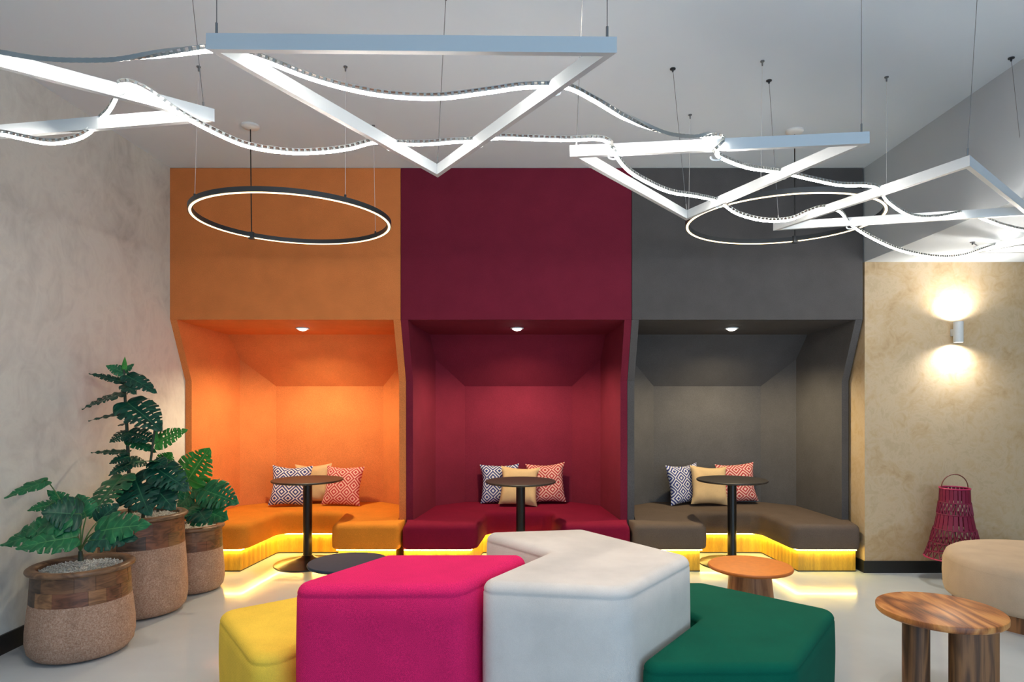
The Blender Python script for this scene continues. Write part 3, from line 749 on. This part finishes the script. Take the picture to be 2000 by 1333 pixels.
# squat pot in front
p1 = pot((-2.616, 3.81, 0), 0.272, 0.515, 'squat stone and wood pot with a low bushy monstera, nearest pot', [(0, 0), (0.19, 0), (0.235, 0.012), (0.262, 0.045), (0.272, 0.10), (0.271, 0.16), (0.262, 0.25), (0.254, 0.32), (0.240, 0.325), (0.20, 0.33)], (0.32, 0.482, 0.252, 0.243), 1, 0.488)
plant(p1, 3.81, [([(158, 1096, 0), (157.5, 1086, 0), (157, 1077, 0)], 0.017)], [
    ((92, 940), (10, 967), 26, 'm', 0.06, 0.0, (0.2, -0.5, 0.9), 3),
    ((138, 990), (92, 958), 26, 'm', 0.10, 0.12, (0, -0.7, 0.6), 4),
    ((108, 985), (56, 992), 30, 'm', 0.05, -0.05, (0, -0.6, 0.8), 4),
    ((158, 1006), (86, 998), 62, 'd', 0.0, -0.12, UPC, 5),
    ((138, 1012), (24, 1036), 52, 'm', -0.05, -0.12, (-0.2, -0.7, 0.7), 5),
    ((118, 1030), (0, 1062), 40, 'm', -0.10, -0.10, (-0.2, -0.8, 0.6), 5),
    ((150, 1050), (34, 1062), 52, 'm', -0.10, -0.25, (-0.2, -0.75, 0.7), 5),
    ((168, 1010), (150, 965), 40, 'm', 0.12, 0.16, (0.2, -0.8, 0.5), 5),
    ((186, 1040), (276, 1018), 56, 'm', -0.05, -0.15, (0.2, -0.8, 0.6), 5),
    ((178, 1056), (262, 1048), 44, 'd', -0.10, -0.15, (0.2, -0.7, 0.7), 5),
    ((190, 1020), (228, 985), 40, 'd', 0.10, 0.12, (0.2, -0.8, 0.6), 5)], 11)
# tall pot in the middle
p2 = pot((-2.68, 4.52, 0), 0.282, 0.685, 'tall stone and wood pot with the tallest monstera', [(0, 0), (0.20, 0), (0.245, 0.015), (0.270, 0.05), (0.280, 0.11), (0.279, 0.2), (0.270, 0.36), (0.262, 0.47), (0.250, 0.475), (0.21, 0.48)], (0.47, 0.650, 0.261, 0.254), 2, 0.660)
plant(p2, 4.52, [([(254, 1010, 0), (252, 930, 0), (248, 840, 0), (244, 770, 0), (242, 722, 0)], 0.014), ([(279, 1014, -0.1), (285, 960, -0.1), (293, 910, -0.1), (302, 840, -0.1)], 0.012), ([(308, 1000, 0.05), (312, 960, 0.05), (318, 890, 0.05)], 0.010)], [
    ((243, 726), (243, 698), 9, 'b', 0, 0, (0.3, -1, 0), 0),
    ((242, 728), (208, 714), 22, 'm', 0, -0.04, (0.3, -0.9, 0.5), 4),
    ((245, 726), (260, 711), 18, 'm', 0, 0.0, (-0.3, -0.9, 0.5), 3),
    ((238, 746), (177, 727), 20, 'd', 0, 0.02, (0.35, -0.55, 0.85), 5),
    ((247, 734), (304, 764), 34, 'd', 0, -0.05, (0.2, -0.7, 0.8), 5),
    ((243, 752), (262, 764), 26, 'd', -0.02, -0.12, (0.0, -0.6, 0.8), 4),
    ((241, 768), (160, 790), 36, 'd', 0, -0.02, (-0.25, -0.6, 0.85), 6),
    ((248, 786), (312, 834), 66, 'd', -0.02, -0.16, (0.45, -0.75, 0.65), 6),
    ((243, 807), (174, 818), 18, 'd', 0, 0.05, (-0.1, -0.4, 0.95), 4),
    ((246, 828), (236, 825), 22, 'd', 0.05, 0.15, (0, -0.5, 0.8), 3),
    ((250, 846), (214, 862), 40, 'd', -0.02, -0.10, (-0.2, -0.7, 0.7), 6),
    ((250, 846), (299, 856), 40, 'd', -0.02, -0.10, (0.1, -0.7, 0.8), 6),
    ((252, 860), (302, 878), 26, 'm', -0.02, -0.08, (0.1, -0.6, 0.8), 5),
    ((251, 884), (180, 880), 22, 'd', 0, 0.0, (-0.1, -0.45, 0.95), 5),
    ((252, 892), (214, 902), 34, 'd', -0.02, -0.10, (-0.2, -0.7, 0.7), 5),
    ((254, 906), (212, 924), 32, 'd', -0.02, -0.12, (-0.1, -0.7, 0.75), 5),
    ((254, 900), (290, 905), 30, 'd', 0.0, 0.06, (0.1, -0.6, 0.8), 5),
    ((301, 866), (306, 836), 9, 'b', -0.1, -0.1, (0.3, -1, 0), 0),
    ((305, 866), (358, 838), 36, 'b', -0.1, -0.14, (0.15, -0.9, 0.5), 6),
    ((298, 902), (268, 898), 40, 'm', -0.1, -0.22, (-0.2, -0.7, 0.7), 5),
    ((298, 902), (322, 908), 34, 'd', -0.1, -0.2, (0.2, -0.7, 0.7), 5),
    ((300, 912), (364, 950), 58, 'd', -0.1, -0.2, (0.4, -0.8, 0.6), 6),
    ((318, 905), (334, 884), 36, 'b', 0.05, 0.08, (0.1, -0.9, 0.4), 5),
    ((240, 930), (172, 1006), 78, 'm', -0.08, -0.34, (-0.35, -0.85, 0.5), 6),
    ((262, 930), (284, 994), 78, 'd', -0.06, -0.30, (0.1, -0.85, 0.55), 6),
    ((296, 945), (338, 992), 62, 'd', -0.1, -0.24, (0.25, -0.85, 0.5), 5),
    ((318, 940), (358, 972), 48, 'm', 0.05, 0.0, (0.3, -0.8, 0.6), 5),
    ((270, 960), (232, 985), 46, 'd', -0.08, -0.22, (-0.1, -0.8, 0.6), 5)], 12, 0.84)
# slim pot at the back
p3 = pot((-2.595, 5.04, 0), 0.222, 0.505, 'smaller stone and wood pot with a monstera beside the amber bench', [(0, 0), (0.16, 0), (0.19, 0.012), (0.211, 0.04), (0.220, 0.09), (0.219, 0.15), (0.211, 0.26), (0.206, 0.325), (0.195, 0.33), (0.16, 0.335)], (0.325, 0.472, 0.205, 0.199), 3, 0.480)
plant(p3, 5.04, [([(384, 1022, 0), (383, 1005, 0), (381, 985, 0)], 0.013)], [
    ((366, 940), (405, 878), 58, 'b', 0.02, 0.0, (0.15, -0.95, 0.3), 6),
    ((376, 962), (436, 940), 34, 'm', 0.0, 0.02, (0.1, -0.6, 0.8), 5),
    ((398, 958), (460, 978), 50, 'm', -0.05, -0.12, (0.15, -0.8, 0.6), 6),
    ((384, 992), (436, 1008), 56, 'm', -0.04, -0.2, (0.2, -0.8, 0.6), 5),
    ((378, 985), (356, 1010), 40, 'm', -0.04, -0.15, (-0.2, -0.8, 0.6), 5),
    ((372, 968), (344, 990), 36, 'm', 0.0, -0.05, (-0.2, -0.8, 0.6), 5),
    ((380, 985), (402, 1018), 46, 'd', -0.04, -0.2, (0.1, -0.8, 0.6), 5),
    ((366, 950), (338, 930), 38, 'b', 0.02, 0.06, (-0.1, -0.8, 0.5), 5)], 13)

# ------------------------------------------------------------------ triangle lamps, ring lamps and light ropes
HB = 1.08                                  # underside of the bars above the camera
def corner(px, py):
    v = VY-py; return Vector(((px-VX)*HB/v, F*HB/v))
def ceil_pt(px, py):
    d = (ZC-CH)*F/(VY-py); return Vector(((px-VX)*d/F, d, ZC))
def dirpt(p, ang, L): return p+Vector((math.cos(ang), math.sin(ang)))*L
SIDE = 1.275
T1 = [corner(402, 96), corner(1205, 103), corner(855, 347)]
T2 = [corner(1113, 306), corner(1698.6, 280), corner(1340, 431)]
T3 = [corner(1510, 451), corner(1894, 324), corner(2015, 421)]
c0 = corner(419, 238); T0 = [c0, dirpt(c0, math.atan2(-0.389, -0.457), SIDE), dirpt(c0, math.atan2(0.157, -0.9), SIDE)]
c4 = corner(1901, 495); T4 = [c4, dirpt(c4, math.radians(-62), SIDE), dirpt(c4, math.radians(-2), SIDE)]
ZB = CH+HB
def tri_lamp(tri, tops, label, clips=()):
    c = (tri[0]+tri[1]+tri[2])/3
    t = thing('triangle_lamp_frame', label, 'lamp frame', (c.x, c.y, ZB), 0, 'white triangular lamp frames')
    L = [p-c for p in tri]
    if (L[1]-L[0]).cross(L[2]-L[0]) < 0: L = [L[0], L[2], L[1]]; tops = [tops[0], tops[2], tops[1]]
    I = inset(L, 0.022)
    def mit(t_):      # exact mitre for sharp corners
        out = []
        for i in range(3):
            a = (L[i-1]-L[i]).normalized(); b_ = (L[(i+1) % 3]-L[i]).normalized(); h_ = a.angle(b_)/2
            out.append(L[i]+(a+b_).normalized()*(t_/math.sin(h_)))
        return out
    I = mit(0.022)
    for i in range(3):
        j = (i+1) % 3
        b = B(); prism(b, [tuple(L[i]), tuple(L[j]), tuple(I[j]), tuple(I[i])], 'z', 0, 0.050); obj('bar', b, M['white_metal'], t, 20)
    J = mit(0.016)
    for i in range(3):
        p = J[i]; top = tops[i]
        e = Vector((p.x, p.y, ZC-ZB-0.002)) if top is None else top-Vector((c.x, c.y, ZB))
        b = B(); s = Vector((p.x, p.y, 0.045)); tube(b, [s, s.lerp(e, 0.5), e], 0.0016, 6); w = obj('wire', b, M['wire'], t)
        b = B(); tube(b, [s, s+(e-s).normalized()*0.045], 0.0042, 8); obj('wire_grip', b, M['wire'], w)
        b = B(); lathe(b, [(0, e.z-0.02), (0.005, e.z-0.02), (0.006, e.z-0.006), (0.017, e.z-0.005), (0.017, e.z+0.001)], 16, (e.x, e.y)); obj('ceiling_cap', b, M['dark_metal'], w)
    for q in clips:
        b = B(); p = Vector(q)-Vector((c.x, c.y, ZB))
        sweep(b, [p+Vector((0.022*math.cos(a*PI/8), 0, 0.012*math.sin(a*PI/8)-0.018)) for a in range(-9, 2)], [(-0.004, -0.0015), (0.004, -0.0015), (0.004, 0.0015), (-0.004, 0.0015)], up=(0, 1, 0)); obj('rope_clip', b, M['white_metal'], t)
    return t
def hit(px, py, tri, i, j, behind=0.0):            # point of a light rope where it crosses a bar
    u = (px-VX)/F; p, q = tri[i], tri[j]
    # p + s(q-p): X = u d
    den = (q.x-p.x)-u*(q.y-p.y); s = (u*p.y-p.x)/den
    d = p.y+(q.y-p.y)*s+behind
    return P(px, py, d)
def rope_path(spec):
    """spec: (px, py, anchor or None); anchor = depth or (triangle, i, j[, behind])"""
    n = len(spec); ds = [None]*n
    for i, (x, y, a) in enumerate(spec):
        if a is None: continue
        ds[i] = a if isinstance(a, (int, float)) else hit(x, y, *a).y
    cum = [0]
    for a, b in zip(spec, spec[1:]): cum.append(cum[-1]+math.hypot(b[0]-a[0], b[1]-a[1]))
    ks = [i for i in range(n) if ds[i] is not None]
    for a, b in zip(ks, ks[1:]):
        for i in range(a+1, b): ds[i] = 1/(1/ds[a]+(1/ds[b]-1/ds[a])*(cum[i]-cum[a])/(cum[b]-cum[a]))
    return [P(x, y, d) for (x, y, _), d in zip(spec, ds)]
rope1 = [(-70, 88, 2.0), (0, 101, None), (80, 114, None), (160, 118, None), (240, 115, None), (330, 107, None), (412, 99, 2.06), (465, 103, (T1, 0, 2, 0.012)), (520, 120, None), (600, 151, None), (680, 174, None), (760, 188, None), (855, 192, None), (950, 181, None), (1020, 171, None), (1082, 170, (T1, 1, 2, 0.0)), (1115, 174, None), (1160, 197, None), (1220, 231, None), (1290, 257, None), (1350, 266, None), (1400, 268, (T2, 0, 1, 0.02)), (1412, 280, (T2, 0, 1, 0.0)), (1398, 300, (T2, 0, 1, -0.012)), (1420, 314, None), (1460, 328, None), (1500, 334, None), (1528, 338, (T2, 1, 2, 0.0)), (1580, 350, None), (1640, 362, None), (1690, 363, None), (1716, 370, (T3, 0, 1, 0.0)), (1735, 396, None), (1780, 423, None), (1830, 425, None), (1882, 416, (T3, 0, 2, 0.0)), (1915, 426, None), (1960, 442, None), (2010, 452, None), (2080, 450, 4.0)]
rope2 = [(-60, 262, 2.55), (0, 262, None), (40, 270, None), (95, 280, None), (140, 275, None), (172, 261, None), (192, 238, (T0, 0, 2, 0.0)), (214, 216, None), (228, 190, None), (233, 168, (T0, 0, 1, 0.0)), (255, 165, None), (290, 181, None), (340, 216, None), (400, 250, None), (480, 285, None), (560, 298, None), (620, 298, None), (680, 291, None), (728, 279, None), (766, 281, (T1, 0, 2, 0.0)), (830, 282, None), (880, 278, None), (933, 275, (T1, 1, 2, 0.0)), (975, 270, None), (1040, 272, None), (1110, 274, None), (1165, 272, None), (1190, 280, (T2, 0, 1, 0.015)), (1198, 298, (T2, 0, 1, -0.01)), (1225, 332, None), (1265, 357, None), (1310, 376, None), (1360, 384, None), (1404, 395, (T2, 1, 2, 0.0)), (1440, 418, None), (1490, 431, None), (1540, 430, None), (1580, 414, None), (1610, 406, (T3, 0, 1, 0.0)), (1640, 414, None), (1660, 438, (T3, 0, 2, 0.0)), (1700, 464, None), (1760, 490, None), (1830, 503, None), (1880, 500, None), (1930, 484, None), (1975, 471, (T4, 0, 2, -0.05)), (2060, 470, 4.1)]
P1, P2 = rope_path(rope1), rope_path(rope2)
clipsT = {}
for spec, pts in ((rope1, P1), (rope2, P2)):
    for (x, y, a), p in zip(spec, pts):
        if isinstance(a, tuple): clipsT.setdefault(id(a[0]), []).append(p)
cl = lambda T: [p for p in clipsT.get(id(T), ())]
tri_lamp(T0, [ceil_pt(372, -40), None, None], 'white triangular lamp frame at the left edge, cut off by the picture', cl(T0))
tri_lamp(T1, [None, None, ceil_pt(871, -8)], 'largest white triangular lamp frame, hanging in front of the burgundy panel', cl(T1))
tri_lamp(T2, [ceil_pt(1140, -60), None, ceil_pt(1314, 134)], 'white triangular lamp frame pointing at the charcoal booth', cl(T2))
tri_lamp(T3, [ceil_pt(1502, 157), ceil_pt(1912, -60), ceil_pt(1975, 113)], 'white triangular lamp frame on the right under the white bulkhead', cl(T3))
tri_lamp(T4, [ceil_pt(1901, 495)*0+Vector((c4.x, c4.y+0.01, ZS)), Vector((T4[1].x, T4[1].y, ZS)), Vector((T4[2].x, T4[2].y, ZS))], 'white lamp frame corner under the low soffit near the wall lamp', cl(T4))
def rope(pts, rolls, label):
    """rolls: rotation of the rope about its own axis at each point (0 = glowing side down)"""
    fine = spline([(p.x, p.y, p.z) for p in pts], 12); rl = spline([(r, 0, 0) for r in rolls], 12)
    p = resample(fine, 0.008)
    cum = [0.0]
    for a, b_ in zip(fine, fine[1:]): cum.append(cum[-1]+(b_-a).length)
    ang = []; j = 0
    for i in range(len(p)):
        sd = i*0.008
        while j < len(cum)-2 and cum[j+1] < sd: j += 1
        f = (sd-cum[j])/max(1e-9, cum[j+1]-cum[j]); ang.append(rl[j].x+(rl[j+1].x-rl[j].x)*min(1, max(0, f)))
    o = p[len(p)//2]
    t = thing('light_rope', label, 'light', o, 0, 'flexible light ropes')
    q = [a-o for a in p]; n = len(q); fr = []
    for i in range(n):
        tg = (q[min(i+1, n-1)]-q[max(i-1, 0)]).normalized()
        up = Vector((0, 0, 1)); up = (up-tg*up.dot(tg)).normalized(); s = tg.cross(up)
        if s.y > 0: s = -s                                  # side that looks at the room
        r = math.radians(ang[i])
        fr.append((q[i], s*math.cos(r)-up*math.sin(r)*(1), up*math.cos(r)+s*math.sin(r), tg))
    def sw(b, sec):
        rings = [[b.verts.new(c+sv*x+uv*y) for x, y in sec] for c, sv, uv, _ in fr]; m = len(sec)
        for A, Bq in zip(rings, rings[1:]):
            for k in range(m): b.faces.new((A[k], A[(k+1) % m], Bq[(k+1) % m], Bq[k]))
        b.faces.new(rings[0][::-1]); b.faces.new(rings[-1])
    b = B(); sw(b, [(0.0045*math.cos(2*PI*k/8), 0.0045*math.sin(2*PI*k/8)-0.003) for k in range(8)]); obj('glowing_tube', b, M['rope_led'], t, 60)
    b = B()                                                 # spine of small links on the back of the tube
    for z in (0.0035, 0.016): sw(b, [(-0.0065, z-0.001), (0.0065, z-0.001), (0.0065, z+0.001), (-0.0065, z+0.001)])
    for i in range(1, n-1, 3):
        c, sv, uv, tg = fr[i]
        v = [b.verts.new(c+tg*a*0.0045+sv*k*0.0072+uv*z) for z in (0.0035, 0.016) for a, k in ((-1, -1), (1, -1), (1, 1), (-1, 1))]
        for f in ((0, 3, 2, 1), (4, 5, 6, 7), (0, 1, 5, 4), (1, 2, 6, 5), (2, 3, 7, 6), (3, 0, 4, 7)): b.faces.new([v[k] for k in f])
    g = obj('spine_links', b, M['link_grey'], t, 30); g['kind'] = 'stuff'
    return t
roll1 = [116 if x < 250 else 60 if x < 340 else 112 if 1280 < x < 1395 and y < 272 else 45 if 1215 < x < 1281 and y < 272 else 0 for x, y, _ in rope1]
roll2 = [0 for _ in rope2]
rope(P1, roll1, 'upper warm light rope winding over the frames from the top left corner')
rope(P2, roll2, 'lower warm light rope winding through all the frames above the ring lamps')
def ring_lamp(cx, cy, rad, z, wires, cable, label):
    t = thing('ring_lamp', label, 'lamp', (cx, cy, z), 0, 'hanging ring lamps')
    n = 96
    b = B(); w = 0.014
    sweep(b, ringpts(rad, 0, n), [(-w, 0), (w, 0), (w, 0.030), (-w, 0.030)], closed=True); obj('ring_body', b, M['dark_metal'], t, 40)
    b = B(); sweep(b, ringpts(rad, 0, n), [(-0.007, -0.002), (-0.005, -0.004), (0.005, -0.004), (0.007, -0.002), (0.007, 0.001), (-0.007, 0.001)], closed=True); obj('glowing_band', b, M['ring_led'], t, 40)
    for wx, wy in wires:
        a = math.atan2(wy-cy, wx-cx); p = Vector((rad*math.cos(a), rad*math.sin(a), 0.03)); e = Vector((wx-cx, wy-cy, ZC-z))
        b = B(); tube(b, [p, e], 0.0013, 6); wv = obj('wire', b, M['white_wire'], t)
        b = B(); tube(b, [p+Vector((0, 0, -0.004)), p+Vector((0, 0, 0.018))], 0.007, 8); obj('wire_grip', b, M['dark_metal'], wv)
        b = B(); lathe(b, [(0, e.z-0.03), (0.004, e.z-0.03), (0.005, e.z-0.008), (0.012, e.z-0.006), (0.012, e.z)], 12, (e.x, e.y)); obj('ceiling_cap', b, M['wire'], wv)
    wx, wy = cable; a = math.atan2(wy-cy, wx-cx); p = Vector((rad*math.cos(a), rad*math.sin(a), 0.02)); e = Vector((wx-cx, wy-cy, ZC-z))
    b = B(); tube(b, [p, e], 0.0042, 8); cb = obj('cable', b, M['black_cable'], t)
    b = B(); bbox(b, p.x-0.018, p.x+0.018, p.y-0.018, p.y+0.018, -0.015, 0.036, 0.003); obj('feed_clamp', b, M['dark_metal'], cb)
    b = B(); lathe(b, [(0, e.z-0.03), (0.02, e.z-0.03), (0.055, e.z-0.02), (0.062, e.z-0.012), (0.062, e.z)], 28, (e.x, e.y)); obj('ceiling_rose', b, M['white_plastic'], cb)
    return t
ZR = CH+1.16
ring_lamp(-1.53, 4.25, 0.607, ZR, [(-1.947, 3.84), (-1.08, 3.84), (-1.113, 4.667)], (-1.995, 4.667), 'black hanging ring lamp in front of the orange panel')
ring_lamp(1.655, 4.25, 0.60, ZR, [(1.359, 3.777), (2.183, 3.963), (1.117, 4.49)], (1.947, 4.756), 'black hanging ring lamp in front of the charcoal panel')
